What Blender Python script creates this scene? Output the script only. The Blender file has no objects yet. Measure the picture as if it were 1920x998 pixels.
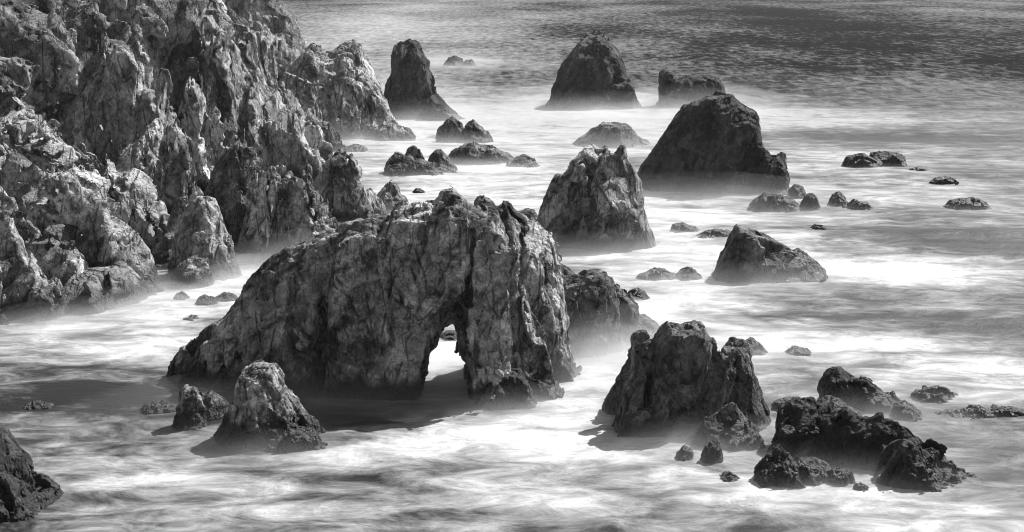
import bpy, math, random, zlib
import numpy as np
from mathutils import Vector

# ------------------------------------------------------------------ camera, sky, sun, exposure
scene = bpy.context.scene
C = scene.collection
CAM_H, F_PX, CX, CY, HORIZON = 40.0, 3740.0, 960.0, 499.0, -80.0
PITCH = math.atan((CY - HORIZON) / F_PX)

cam_data = bpy.data.cameras.new('camera')
cam_data.lens = 36.0 * F_PX / 1920.0
cam_data.sensor_width = 36.0
cam_data.clip_start = 0.5
cam_data.clip_end = 30000.0
cam = bpy.data.objects.new('camera', cam_data)
C.objects.link(cam)
cam.location = (0, 0, CAM_H)
cam.rotation_euler = (math.pi / 2 - PITCH, 0, 0)
scene.camera = cam

SUN_EL, SUN_AZ = math.radians(42.0), math.radians(37.0)     # azimuth clockwise from +Y: behind the rocks, to the right
SUN_DIR = Vector((math.sin(SUN_AZ) * math.cos(SUN_EL), math.cos(SUN_AZ) * math.cos(SUN_EL), math.sin(SUN_EL)))
world = bpy.data.worlds.new('World')
scene.world = world
world.use_nodes = True
wn, wl = world.node_tree.nodes, world.node_tree.links
bg = wn['Background']
sky = wn.new('ShaderNodeTexSky')
sky.sky_type = 'NISHITA'
sky.sun_disc = False
sky.sun_elevation = SUN_EL
sky.sun_rotation = SUN_AZ
to_grey = wn.new('ShaderNodeRGBToBW')                        # a black-and-white photograph: the light has no hue
wl.new(sky.outputs[0], to_grey.inputs[0])
wl.new(to_grey.outputs[0], bg.inputs['Color'])
bg.inputs['Strength'].default_value = 0.075

sun_data = bpy.data.lights.new('sun', 'SUN')
sun_data.energy = 5.0
sun_data.angle = math.radians(0.5)
sun_data.color = (1.0, 1.0, 1.0)
sun = bpy.data.objects.new('sun', sun_data)
C.objects.link(sun)
sun.rotation_euler = SUN_DIR.to_track_quat('Z', 'Y').to_euler()

scene.view_settings.view_transform = 'Standard'
scene.view_settings.look = 'None'
scene.view_settings.gamma = 1.0
scene.view_settings.use_curve_mapping = False
scene.view_settings.exposure = 0.66
scene.cycles.use_denoising = True
scene.cycles.pixel_filter_type = 'BLACKMAN_HARRIS'
scene.cycles.filter_width = 1.05
scene.cycles.max_bounces = 8
scene.cycles.diffuse_bounces = 3
scene.cycles.glossy_bounces = 2
scene.cycles.volume_bounces = 2
scene.cycles.sample_clamp_indirect = 6.0

# ------------------------------------------------------------------ picture <-> world
SP, CP = math.sin(PITCH), math.cos(PITCH)

def ray(u, v):
    """direction of the view ray through a point of the photograph (1920 wide), scaled so that y = 1"""
    r, t = (u - CX) / F_PX, -(v - CY) / F_PX
    y, z = CP + t * SP, -SP + t * CP
    return r / y, z / y

def sea_y(v):
    return CAM_H / -ray(CX, v)[1]

def on_sea(u, v, z=0.0):
    dx, dz = ray(u, v)
    y = (CAM_H - z) / -dz
    return dx * y, y

# ------------------------------------------------------------------ noise (numpy)
def _hash(i, j, k, s):
    h = (i.astype(np.uint32) * np.uint32(374761393)) ^ (j.astype(np.uint32) * np.uint32(668265263)) ^ \
        (k.astype(np.uint32) * np.uint32(2147483647)) ^ np.uint32((s * 2654435761) & 0xffffffff)
    h = (h ^ (h >> np.uint32(13))) * np.uint32(1274126177)
    h = (h ^ (h >> np.uint32(16))) * np.uint32(2246822519)
    return h ^ (h >> np.uint32(15))

def _r01(h, n):
    h = (h ^ np.uint32((n * 0x9E3779B9) & 0xffffffff)) * np.uint32(2654435769)
    h = (h ^ (h >> np.uint32(15))) * np.uint32(2246822519)
    return ((h >> np.uint32(8)).astype(np.float32)) * np.float32(1.0 / 16777216.0)

def vnoise(P, seed):
    """smooth value noise, -1..1"""
    B = np.floor(P).astype(np.int32)
    f = (P - B).astype(np.float32)
    f = f * f * (3 - 2 * f)
    out = np.zeros(len(P), np.float32)
    for a in (0, 1):
        wx = f[:, 0] if a else 1 - f[:, 0]
        for b in (0, 1):
            wy = f[:, 1] if b else 1 - f[:, 1]
            for c in (0, 1):
                wz = f[:, 2] if c else 1 - f[:, 2]
                out += wx * wy * wz * _r01(_hash(B[:, 0] + a, B[:, 1] + b, B[:, 2] + c, seed), 1)
    return out * 2 - 1

def fbm(P, seed, octaves=4, gain=0.5):
    out, amp, tot = 0.0, 1.0, 0.0
    for o in range(octaves):
        out = out + amp * vnoise(P * (2.03 ** o), seed + o * 17)
        tot += amp
        amp *= gain
    return out / tot

def cells(P, seed):
    """nearest jittered cell: (F1, F2, hash of nearest, offset from its centre)"""
    B = np.floor(P).astype(np.int32)
    N = len(P)
    f1 = np.full(N, 9.0, np.float32); f2 = np.full(N, 9.0, np.float32)
    hid = np.zeros(N, np.uint32)
    off = np.zeros((N, 3), np.float32)
    for a in (-1, 0, 1):
        for b in (-1, 0, 1):
            for c in (-1, 0, 1):
                i, j, k = B[:, 0] + a, B[:, 1] + b, B[:, 2] + c
                h = _hash(i, j, k, seed)
                ox = P[:, 0] - i - _r01(h, 11)
                oy = P[:, 1] - j - _r01(h, 12)
                oz = P[:, 2] - k - _r01(h, 13)
                d = ox * ox + oy * oy + oz * oz
                m = d < f1
                f2 = np.where(m, f1, np.minimum(f2, d))
                f1 = np.where(m, d, f1)
                hid = np.where(m, h, hid)
                off[m, 0] = ox[m]; off[m, 1] = oy[m]; off[m, 2] = oz[m]
    return np.sqrt(f1), np.sqrt(f2), hid, off

# ------------------------------------------------------------------ solids
def poly_sdf(px, pz, X, Z):
    """distance to a polygon on a grid, positive inside"""
    n = len(px)
    d2 = np.full(X.shape, 1e12, np.float32)
    ins = np.zeros(X.shape, bool)
    for i in range(n):
        ax, az, bx, bz = px[i], pz[i], px[(i + 1) % n], pz[(i + 1) % n]
        ex, ez = bx - ax, bz - az
        L = ex * ex + ez * ez + 1e-9
        t = np.clip(((X - ax) * ex + (Z - az) * ez) / L, 0, 1)
        qx, qz = X - ax - t * ex, Z - az - t * ez
        d2 = np.minimum(d2, qx * qx + qz * qz)
        if abs(ez) > 1e-9:
            c = ((az > Z) != (bz > Z)) & (X < ex * (Z - az) / ez + ax)
            ins ^= c
    d = np.sqrt(d2)
    return np.where(ins, d, -d)

def surface_nets(f, org, h):
    nx, ny, nz = f.shape
    s = f < 0
    tot = np.zeros((nx - 1, ny - 1, nz - 1), np.uint8)
    for a in (0, 1):
        for b in (0, 1):
            for c in (0, 1):
                tot += s[a:nx - 1 + a, b:ny - 1 + b, c:nz - 1 + c]
    act = (tot > 0) & (tot < 8)
    I = np.argwhere(act)
    idx = np.full(act.shape, -1, np.int32)
    idx[act] = np.arange(len(I), dtype=np.int32)
    i, j, k = I[:, 0], I[:, 1], I[:, 2]
    corner = {(a, b, c): f[i + a, j + b, k + c] for a in (0, 1) for b in (0, 1) for c in (0, 1)}
    acc = np.zeros((len(I), 3), np.float32)
    cnt = np.zeros(len(I), np.float32)
    keys = list(corner)
    for A in keys:
        for ax in range(3):
            if A[ax]:
                continue
            Bk = list(A); Bk[ax] = 1
            fa, fb = corner[A], corner[tuple(Bk)]
            m = (fa < 0) != (fb < 0)
            t = np.where(m, fa / np.where(m, fa - fb, 1), 0)
            for q in range(3):
                acc[:, q] += np.where(m, (t if q == ax else A[q]), 0)
            cnt += m
    V = (I + acc / cnt[:, None]) * h + np.asarray(org)
    faces = []
    for ax in range(3):
        o1, o2 = (ax + 1) % 3, (ax + 2) % 3
        sl = [slice(None)] * 3; sl[ax] = slice(0, -1)
        sh = [slice(None)] * 3; sh[ax] = slice(1, None)
        cr = s[tuple(sl)] != s[tuple(sh)]
        E = np.argwhere(cr)
        ok = (E[:, o1] > 0) & (E[:, o2] > 0) & (E[:, o1] < f.shape[o1] - 1) & (E[:, o2] < f.shape[o2] - 1)
        E = E[ok]
        if not len(E):
            continue
        q = []
        for d1, d2 in ((-1, -1), (0, -1), (0, 0), (-1, 0)):
            e = E.copy(); e[:, o1] += d1; e[:, o2] += d2
            q.append(idx[e[:, 0], e[:, 1], e[:, 2]])
        q = np.stack(q, 1)
        flip = ~s[E[:, 0], E[:, 1], E[:, 2]]
        q[flip] = q[flip][:, ::-1]
        faces.append(q)
    Fq = np.concatenate(faces)
    return V.astype(np.float32), Fq[(Fq >= 0).all(1)]

def largest_piece(V, Fq):
    lab = np.arange(len(V))
    while True:
        m = lab[Fq].min(1)
        new = lab.copy()
        for c in range(4):
            np.minimum.at(new, Fq[:, c], m)
        new = new[new]
        if (new == lab).all():
            break
        lab = new
    keep = lab == np.bincount(lab).argmax()
    idx = np.cumsum(keep) - 1
    return V[keep], idx[Fq[keep[Fq[:, 0]]]]

def vnormals(V, Fq):
    n = np.cross(V[Fq[:, 2]] - V[Fq[:, 0]], V[Fq[:, 3]] - V[Fq[:, 1]])
    out = np.empty_like(V)
    for q in range(3):
        out[:, q] = sum(np.bincount(Fq[:, c], n[:, q], len(V)) for c in range(4))
    return out / (np.linalg.norm(out, axis=1, keepdims=True) + 1e-9)

def axes(dx, dy):
    """rows of a rotation whose third axis leans by dx, dy from the vertical: the direction of the joints in the rock"""
    c = np.array([dx, dy, 1.0]); c /= np.linalg.norm(c)
    a = np.cross([0, 1, 0.2], c); a /= np.linalg.norm(a)
    b = np.cross(c, a)
    return np.stack([a, b, c]).astype(np.float32)

def near_cell(P, seed):
    """nearest of the eight surrounding jittered cells: (F1, F2, hash, centre in cell space)"""
    B = np.floor(P - 0.5).astype(np.int32)
    N = len(P)
    f1 = np.full(N, 9.0, np.float32); f2 = np.full(N, 9.0, np.float32)
    hid = np.zeros(N, np.uint32)
    cen = np.zeros((N, 3), np.float32)
    for a in (0, 1):
        for b in (0, 1):
            for c in (0, 1):
                i, j, k = B[:, 0] + a, B[:, 1] + b, B[:, 2] + c
                h = _hash(i, j, k, seed)
                cx = i + 0.12 + 0.76 * _r01(h, 11)
                cy = j + 0.12 + 0.76 * _r01(h, 12)
                cz = k + 0.12 + 0.76 * _r01(h, 13)
                d = (P[:, 0] - cx) ** 2 + (P[:, 1] - cy) ** 2 + (P[:, 2] - cz) ** 2
                m = d < f1
                f2 = np.where(m, f1, np.minimum(f2, d))
                f1 = np.where(m, d, f1)
                hid = np.where(m, h, hid)
                cen[m, 0] = cx[m]; cen[m, 1] = cy[m]; cen[m, 2] = cz[m]
    return np.sqrt(f1), np.sqrt(f2), hid, cen

def block_fracture(f, org, vox, seed, size, rough, joints, stretch, scales, tilt_k, rim):
    """turn the smooth solid into jointed blocks: inside each block the surface becomes one tilted plane"""
    Rm = axes(*joints)
    ks = min(1.0, max(0.30, size / 30.0))
    org = np.asarray(org, np.float32)
    shp = np.array(f.shape)
    cap = 0.5 * scales[1] * ks + 2.0
    near = np.argwhere(np.abs(f) < cap)
    gsum = 0
    for ax in range(3):                                     # make it a distance
        hi = near.copy(); hi[:, ax] = np.minimum(hi[:, ax] + 1, shp[ax] - 1)
        lo = near.copy(); lo[:, ax] = np.maximum(lo[:, ax] - 1, 0)
        gsum = gsum + ((f[tuple(hi.T)] - f[tuple(lo.T)]) / (2 * vox)) ** 2
    f[tuple(near.T)] /= np.clip(np.sqrt(gsum), 0.3, 4.0)
    for o, sc in enumerate(scales):
        sc = sc * ks
        if sc < 4 * vox or sc > 0.6 * size:
            continue
        lim = (0.22, 0.20, 0.18)[o] * sc
        I = np.argwhere(np.abs(f) < lim + 1.5 * vox)
        p = (I * vox + org).astype(np.float32)
        sv = np.array([1, 1, 1 / stretch], np.float32) / sc
        f1, f2, h, cen = near_cell((p @ Rm.T) * sv, seed * 7 + o)
        uh, first, inv = np.unique(h, return_index=True, return_inverse=True)
        cu = ((cen[first] / sv) @ Rm).astype(np.float32)
        J = np.clip(np.rint((cu - org) / vox).astype(np.int32), 0, shp - 1)
        st = max(2, int(0.22 * sc / vox))
        n = np.empty((len(uh), 3), np.float32)
        for ax in range(3):
            hi = J.copy(); hi[:, ax] = np.minimum(hi[:, ax] + st, shp[ax] - 1)
            lo = J.copy(); lo[:, ax] = np.maximum(lo[:, ax] - st, 0)
            n[:, ax] = (f[tuple(hi.T)] - f[tuple(lo.T)])
        n /= np.linalg.norm(n, axis=1, keepdims=True) + 1e-6
        t = (np.stack([_r01(uh, 22), _r01(uh, 23), _r01(uh, 24)], 1) - 0.5) * (2 * tilt_k[o] * rough)
        fc = f[tuple(J.T)]
        # each plane passes through the mean of the surface inside its block
        cur = f[tuple(I.T)]
        lin = ((n + t)[inv] * (p - cu[inv])).sum(1)
        w = np.exp(-(cur / (0.5 * lim + vox)) ** 2)
        shift = np.bincount(inv, (cur - lin) * w) / (np.bincount(inv, w) + 1e-6)
        lm = lim * rim[I[:, 0], I[:, 2]]                    # keep the crest line, break up the faces
        pl = np.clip(lin + shift[inv], cur - lm, cur + lm)
        lift = ((_r01(uh, 21) - 0.5) * 0.07 * sc * rough)[inv]
        crack = (_r01(h, 25) > 0.45) * 0.07 * sc * np.exp(-((f2 - f1) / 0.05) ** 2)
        mk = 0.94
        f[tuple(I.T)] = (1 - mk) * cur + mk * pl + lift * rim[I[:, 0], I[:, 2]] + crack
    return f

def fracture(V, Fq, seed, vox, size, rough=1.0, joints=(0.25, 0.15), stretch=1.9, scales=(8.0, 3.6, 1.7), fine=(0.85, 0.42)):
    """small broken facets and single clefts on the extracted surface; also returns a tone per block"""
    Rm = axes(*joints)
    ks = min(1.0, max(0.30, size / 30.0))
    tone = np.zeros(len(V), np.float32)
    V0 = V
    rub = 0.35 + 0.9 * np.clip(fbm(V / 5.0, seed + 41, 3) * 2.4 + 0.40, 0, 1)      # smooth faces here, rubble there
    for o, sc in enumerate(scales):
        sc = sc * ks
        if sc < 4 * vox or sc > 0.6 * size:
            continue
        sv = np.array([1, 1, 1 / stretch], np.float32) / sc
        h = near_cell(((V @ Rm.T) * sv).astype(np.float32), seed * 7 + o)[2]
        tone += (_r01(h, 27) - 0.5) * (0.5, 0.7, 0.6)[o]
    for o, sc in enumerate(fine):
        sc = sc * max(ks, 0.5)
        if sc < 2.1 * vox:
            continue
        n = vnormals(V, Fq)
        f1, f2, h, cen = near_cell(((V @ Rm.T) * np.array([1, 1, 0.65]) / sc).astype(np.float32), seed * 5 + o)
        off = ((V @ Rm.T) * np.array([1, 1, 0.65]) / sc) - cen
        t = np.stack([_r01(h, 22), _r01(h, 23), _r01(h, 24)], 1) - 0.5
        d = 0.42 * (_r01(h, 21) - 0.5) + 0.9 * (t * off).sum(1) - 0.16 * np.exp(-((f2 - f1) / 0.10) ** 2)
        V = V + n * (np.clip(d, -0.4, 0.4) * sc * rough * (0.38, 0.36)[o] * rub)[:, None].astype(np.float32)
        tone += (_r01(h, 27) - 0.5) * 0.35
    n = vnormals(V, Fq)
    V = V + n * (fbm(V / 0.7, seed + 91, 3) * 0.045 * rough * min(1, size / 8))[:, None]
    # the tidal zone: lumps of mussels and weed
    z = np.clip((2.2 - V[:, 2]) / 2.2, 0, 1)
    V = V + n * (fbm(V / 0.5, seed + 77, 2) * 0.20 * z * min(1, size / 6))[:, None]
    low = V0[:, 2] < -0.25                                  # nothing of the submerged foot may break the surface
    V[low, 2] = np.minimum(V[low, 2], -0.25)
    return V.astype(np.float32), tone

def lobe_solid(pts, yb=None, df=0.75, db=None, rf=0.85, p=1.7, lean=0.12, skew=0.0, flare=0.35, Y=None, dmax=None):
    return dict(pts=pts, yb=yb, df=df, db=db, rf=rf, p=p, lean=lean, skew=skew, flare=flare, Y=Y, dmax=dmax)

def on_plane(L, u, v, shift=0.0):
    """(x, z) where the view ray meets the plane y = Y0 + shift + lean*z + skew*(x-xc)"""
    dx, dz = ray(u, v)
    y = (L['Y0'] + shift + L['lean'] * CAM_H - L['skew'] * L['xc']) / (1 - L['lean'] * dz - L['skew'] * dx)
    return dx * y, CAM_H + dz * y

def setup_lobe(L):
    pts = L['pts']
    u0 = sum(p[0] for p in pts) / len(pts)
    Yf = L['Y'] if L['Y'] else sea_y(L['yb'])
    us = [p[0] for p in pts]
    half = 0.5 * (max(us) - min(us)) / F_PX * Yf * 1.01
    D = half * L['df']
    if L['dmax']:
        D = min(D, L['dmax'])
    Y0 = Yf + D * (1 + L['flare']) * 0.92
    xc = ray(u0, 500)[0] * Y0
    L.update(Y0=Y0, xc=xc)
    W = [on_plane(L, u, v) for (u, v) in pts]   # onto the leaning plane through the middle of the rock
    rg = random.Random(int(abs(xc * 13 + Y0 * 7)))
    for amp in (0.10, 0.15):                # rougher edge than the few points of the outline
        W2 = [W[0]]
        for (ax, az), (bx, bz) in zip(W[:-1], W[1:]):
            k = rg.uniform(-amp, amp)
            W2 += [((ax + bx) / 2 - (bz - az) * k, (az + bz) / 2 + (bx - ax) * k), (bx, bz)]
        W = W2
    x0, z0 = W[0]; x1, z1 = W[-1]
    W = [(x0 - 0.25 * (z0 + 8), -8.0)] + W + [(x1 + 0.25 * (z1 + 8), -8.0)]
    L.update(Y0=Y0, D=D, xc=xc, W=W, half=half, top=max(w[1] for w in W),
             Db=(half * L['db'] if L['db'] else D))
    return L

def build_rock(lobes, vox, seed, hole=None, backless=False, **fr):
    vox = vox * 1.09
    for L in lobes:
        setup_lobe(L)
    xs = [w[0] for L in lobes for w in L['W'] if w[1] > -7]
    pad = 1.2
    x0, x1 = min(xs) - pad - 1, max(xs) + pad + 1
    top = max(L['top'] for L in lobes)
    z0, z1 = -1.4, top + pad
    y0 = min(L['Y0'] - L['D'] * (1 + L['flare']) - abs(L['skew']) * L['half'] for L in lobes) - pad
    y1 = max(L['Y0'] + L['Db'] * (1 + L['flare']) + abs(L['skew']) * L['half'] + max(0, L['lean']) * L['top'] for L in lobes) + pad
    X = np.arange(x0, x1 + vox, vox, dtype=np.float32)
    Yv = np.arange(y0, y1 + vox, vox, dtype=np.float32)
    Z = np.arange(z0, z1 + vox, vox, dtype=np.float32)
    X2, Z2 = np.meshgrid(X, Z, indexing='ij')
    f = rim = None
    for L in lobes:
        W = np.array(L['W'])
        d = poly_sdf(W[:, 0], W[:, 1], X2, Z2)
        rin = float(d[Z2 > 0].max()) if (Z2 > 0).any() else 1.0
        R = max(L['rf'] * rin, 2 * vox)
        rim = d / R if rim is None else np.maximum(rim, d / R)
        a = np.maximum((R - d) / R, 0)
        zt = 1 + L['flare'] * np.clip(1 - Z2 / max(L['top'], 0.5), 0, 1)
        yc = L['Y0'] + L['lean'] * Z2 + L['skew'] * (X2 - L['xc'])
        yy = Yv[None, :, None] - yc[:, None, :]
        b = np.where(yy < 0, -yy / L['D'], yy / L['Db']) / zt[:, None, :]
        p = L['p']
        g = (a[:, None, :] ** p + b ** p) ** (1 / p) - 1
        g *= min(R, L['D'])
        f = g if f is None else np.minimum(f, g)
    if hole:
        hx = np.array([hole_w(q, hole['Y']) for q in hole['pts']])
        k = hole['taper']
        yr = Yv - hole['Y']
        cut = np.empty_like(f)
        Xn = X2 + 0.5 * vnoise(np.stack([X2, X2 * 0, Z2], -1).reshape(-1, 3) / 1.3, 9).reshape(X2.shape)
        for jy in range(len(Yv)):
            t = yr[jy]
            sc = 1 + k * max(0.0, (hole['mid'] - t)) + hole.get('back', 0) * max(0.0, t - hole['mid'])
            cx, cz = hole['c']
            Xp = (Xn - hole['dx'] * t - cx) / sc + cx
            Zp = (Z2 - hole['dz'] * t - cz) / sc + cz
            dh = poly_sdf(hx[:, 0], hx[:, 1], Xp, Zp)
            cut[:, jy, :] = dh
        f = np.maximum(f, cut)
    size = max(max(L['half'] for L in lobes) * 2, top)
    rough = fr.get('rough', 1.0)
    for (pts, w, depth) in fr.pop('cracks', ()):             # single long clefts
        L = lobes[0]
        line = [on_plane(L, q[0], q[1], -L['D']) for q in pts]
        dd = np.full(X2.shape, 1e9, np.float32)
        G3 = np.stack([X2, X2 * 0, Z2], -1).reshape(-1, 3)
        wob = (0.5 * w + 0.25) * fbm(G3 / 1.6, seed + 3, 2).reshape(X2.shape)
        for (ax, az), (bx, bz) in zip(line[:-1], line[1:]):
            ex, ez = bx - ax, bz - az
            t = np.clip(((X2 - ax) * ex + (Z2 - az) * ez) / (ex * ex + ez * ez + 1e-9), 0, 1)
            dd = np.minimum(dd, np.hypot(X2 - ax - t * ex + wob, Z2 - az - t * ez + 0.5 * wob))
        f = f + (depth * np.exp(-(dd / (1.2 * w)) ** 2))[:, None, :]
    f = block_fracture(f.astype(np.float32), (x0, y0, z0), vox, seed, size, rough, fr.get('joints', (0.25, 0.15)), fr.get('stretch', 1.9),
                       fr.get('scales', (8.0, 3.6, 1.7)), fr.pop('tilt', (0.26, 0.34, 0.36)), np.clip(rim / 0.35, 0.25, 1.0))
    if hole:
        f = np.maximum(f, cut)
    V, Fq = surface_nets(f, (x0, y0, z0), vox)
    if hole:
        V, Fq = largest_piece(V, Fq)
    V, tone = fracture(V, Fq, seed, vox, size, **fr)
    c = V[Fq].mean(1)
    keep = c[:, 2] > -0.9                                   # the sea bed side needs no faces
    if backless:                                            # buttresses run back into the hill behind them
        n = vnormals(V, Fq)[Fq[:, 0]]
        mid = np.median(V[:, 1])
        keep &= ~((n[:, 1] > 0.25) & (n[:, 2] < 0.5) & (c[:, 1] > mid))
    Fq = Fq[keep]
    used = np.zeros(len(V), bool); used[Fq.ravel()] = True
    idx = np.cumsum(used) - 1
    return V[used], idx[Fq], tone[used]

def hole_w(q, Y):
    dx, dz = ray(*q)
    return dx * Y, CAM_H + dz * Y

def mesh_object(name, V, Fq, mat, parent=None, smooth=True):
    me = bpy.data.meshes.new(name)
    lo, hi = V.min(0), V.max(0)
    base = np.array([(lo[0] + hi[0]) / 2, (lo[1] + hi[1]) / 2, 0.0], np.float32)
    if parent is not None:
        base = np.array(parent.location, np.float32)
    me.vertices.add(len(V)); me.vertices.foreach_set('co', (V - base).ravel())
    me.loops.add(Fq.size); me.loops.foreach_set('vertex_index', Fq.astype(np.int32).ravel())
    me.polygons.add(len(Fq))
    me.polygons.foreach_set('loop_start', np.arange(0, Fq.size, Fq.shape[1], dtype=np.int32))
    if smooth:
        me.polygons.foreach_set('use_smooth', np.ones(len(Fq), bool))
    me.update(calc_edges=True)
    me.materials.append(mat)
    o = bpy.data.objects.new(name, me)
    C.objects.link(o)
    if parent is not None:
        o.parent = parent
    else:
        o.location = base
    return o

def tag(o, label=None, cat=None, group=None, kind=None):
    if label: o['label'] = label
    if cat: o['category'] = cat
    if group: o['group'] = group
    if kind: o['kind'] = kind
    return o

# ------------------------------------------------------------------ materials
def nodes_of(name):
    m = bpy.data.materials.new(name)
    m.use_nodes = True
    nt = m.node_tree
    return m, nt, nt.nodes, nt.links

class NB:
    """small helper that chains shader nodes"""
    def __init__(s, nt): s.nt = nt
    def n(s, kind, **kw):
        x = s.nt.nodes.new(kind)
        for k, v in kw.items(): setattr(x, k, v)
        return x
    def put(s, sock, v):
        if hasattr(v, 'is_linked') or hasattr(v, 'links'): s.nt.links.new(v, sock)
        else: sock.default_value = v
    def math(s, op, a, b=0.0, c=None, clamp=False):
        x = s.n('ShaderNodeMath', operation=op, use_clamp=clamp)
        s.put(x.inputs[0], a); s.put(x.inputs[1], b)
        if c is not None: s.put(x.inputs[2], c)
        return x.outputs[0]
    def ramp(s, v, lo, hi, a=0.0, b=1.0, kind='SMOOTHSTEP'):
        x = s.n('ShaderNodeMapRange', interpolation_type=kind, clamp=True) if kind == 'LINEAR' else s.n('ShaderNodeMapRange', interpolation_type=kind)
        for k, q in zip((0, 1, 2, 3, 4), (v, lo, hi, a, b)): s.put(x.inputs[k], q)
        return x.outputs[0]
    def noise(s, vec, scale, detail=5.0, rough=0.55, dist=0.0):
        x = s.n('ShaderNodeTexNoise')
        s.put(x.inputs['Vector'], vec); x.inputs['Scale'].default_value = scale
        x.inputs['Detail'].default_value = detail; x.inputs['Roughness'].default_value = rough
        x.inputs['Distortion'].default_value = dist
        return x.outputs['Fac']
    def mapping(s, vec, scale=(1, 1, 1), rot=(0, 0, 0), loc=(0, 0, 0)):
        x = s.n('ShaderNodeMapping')
        s.put(x.inputs['Vector'], vec)
        x.inputs['Scale'].default_value = scale; x.inputs['Rotation'].default_value = rot; x.inputs['Location'].default_value = loc
        return x.outputs[0]
    def vmath(s, op, a, b):
        x = s.n('ShaderNodeVectorMath', operation=op)
        s.put(x.inputs[0], a); s.put(x.inputs[1], b)
        return x.outputs[0]
    def grey(s, v):
        x = s.n('ShaderNodeCombineColor')
        for q in range(3): s.put(x.inputs[q], v)
        return x.outputs[0]

def rock_material(name, dark, light, patch=0.45, weed=1.6, joint=0.75, fine=1.0):
    m, nt, nn, ll = nodes_of(name)
    b = NB(nt)
    geo = b.n('ShaderNodeNewGeometry')
    pos = geo.outputs['Position']
    warp = b.n('ShaderNodeTexNoise'); warp.inputs['Scale'].default_value = 0.35; warp.inputs['Detail'].default_value = 3
    ll.new(pos, warp.inputs['Vector'])
    wv = b.n('ShaderNodeVectorMath', operation='MULTIPLY_ADD')
    ll.new(warp.outputs['Color'], wv.inputs[0]); wv.inputs[1].default_value = (1.6, 1.6, 1.6); ll.new(pos, wv.inputs[2])
    wp = wv.outputs[0]
    # mineral tone
    t1 = b.noise(pos, 0.16, 4, 0.6)
    t2 = b.noise(wp, 0.9, 7, 0.65)
    t3 = b.noise(pos, 5.0, 6, 0.7)
    tone = b.math('ADD', b.math('MULTIPLY', t1, 0.5), b.math('MULTIPLY', t2, 0.5))
    val = b.ramp(tone, 0.40, 0.60, dark, light, 'LINEAR')
    val = b.math('MULTIPLY', val, b.ramp(t3, 0.3, 0.7, 0.45, 1.5, 'LINEAR'))
    blk = b.n('ShaderNodeAttribute', attribute_name='tone').outputs['Fac']
    val = b.math('MULTIPLY', val, b.ramp(blk, -0.55, 0.55, 0.35, 1.6, 'LINEAR'))
    # dark lichen and weathering in patches of their own
    lp = b.noise(b.mapping(wp, (1, 1, 0.6)), 0.33, 6, 0.7)
    val = b.math('MULTIPLY', val, b.ramp(lp, 0.52, 0.62, 1.0, 1.0 - patch))
    # pale quartz veins
    vv = b.n('ShaderNodeTexVoronoi', feature='DISTANCE_TO_EDGE')
    ll.new(b.mapping(wp, (1, 1, 0.5), (0.3, 0.2, 0.1)), vv.inputs['Vector']); vv.inputs['Scale'].default_value = 0.075
    vein = b.math('MULTIPLY', b.ramp(vv.outputs['Distance'], 0.0, 0.014, 1.0, 0.0), b.ramp(b.noise(pos, 0.25, 2), 0.5, 0.62, 0.0, 0.7))
    val = b.math('ADD', val, b.math('MULTIPLY', vein, 0.16))
    # joints: sets of long fractures in a few directions, dark with dirt and painted crevice shade here, closed there
    def joint_set(rot, scale, stretch, width, glo, ghi, gsc):
        v = b.n('ShaderNodeTexVoronoi', feature='DISTANCE_TO_EDGE')
        ll.new(b.mapping(lw, (1, stretch, stretch), rot), v.inputs['Vector']); v.inputs['Scale'].default_value = scale
        return b.math('MULTIPLY', b.ramp(v.outputs['Distance'], 0.0, width, 1.0, 0.0), b.ramp(b.noise(pos, gsc, 4, 0.6), glo, ghi))
    lwn = b.n('ShaderNodeVectorMath', operation='MULTIPLY_ADD')
    ll.new(warp.outputs['Color'], lwn.inputs[0]); lwn.inputs[1].default_value = (0.8, 0.8, 0.8); ll.new(pos, lwn.inputs[2])
    lw = lwn.outputs[0]
    j1 = joint_set((0.1, 0.35, 0.2), 0.28, 0.3, 0.040, 0.43, 0.54, 0.35)
    j2 = joint_set((0.3, -0.75, 0.1), 0.36, 0.25, 0.046, 0.45, 0.56, 0.5)
    j3 = joint_set((-0.2, 1.25, 0.4), 0.7, 0.3, 0.06, 0.46, 0.57, 0.6)
    j4 = joint_set((0.2, -0.3, 0.6), 1.5, 0.5, 0.07, 0.46, 0.58, 0.8)
    jj = b.math('MAXIMUM', b.math('MAXIMUM', j1, j2), b.math('MULTIPLY', b.math('MAXIMUM', j3, j4), 0.7))
    val = b.math('MULTIPLY', val, b.math('SUBTRACT', 1.0, b.math('MULTIPLY', jj, joint)))
    # wet weed and mussels in the tidal zone
    sx = b.n('ShaderNodeSeparateXYZ'); ll.new(pos, sx.inputs[0])
    edge = b.math('ADD', sx.outputs['Z'], b.math('MULTIPLY', b.math('SUBTRACT', b.noise(pos, 0.45, 5, 0.65), 0.5), -3.2))
    wet = b.ramp(edge, weed, weed * 0.45, 0.0, 1.0)
    wcol = b.ramp(b.noise(pos, 3.2, 4), 0.35, 0.7, 0.015, 0.05, 'LINEAR')
    mx = b.n('ShaderNodeMix', data_type='FLOAT'); ll.new(wet, mx.inputs[0]); ll.new(val, mx.inputs[2]); ll.new(wcol, mx.inputs[3])
    pr = nn['Principled BSDF']
    ll.new(b.grey(mx.outputs[0]), pr.inputs['Base Color'])
    ll.new(b.ramp(wet, 0, 1, 0.85, 0.5, 'LINEAR'), pr.inputs['Roughness'])
    pr.inputs['Specular IOR Level'].default_value = 0.22
    # relief below the size of the modelled blocks
    hgt = b.math('ADD', b.math('MULTIPLY', t2, 0.55), b.math('MULTIPLY', t3, 0.22))
    hgt = b.math('ADD', hgt, b.math('MULTIPLY', b.noise(pos, 2.2, 6, 0.7), 0.35))
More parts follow.
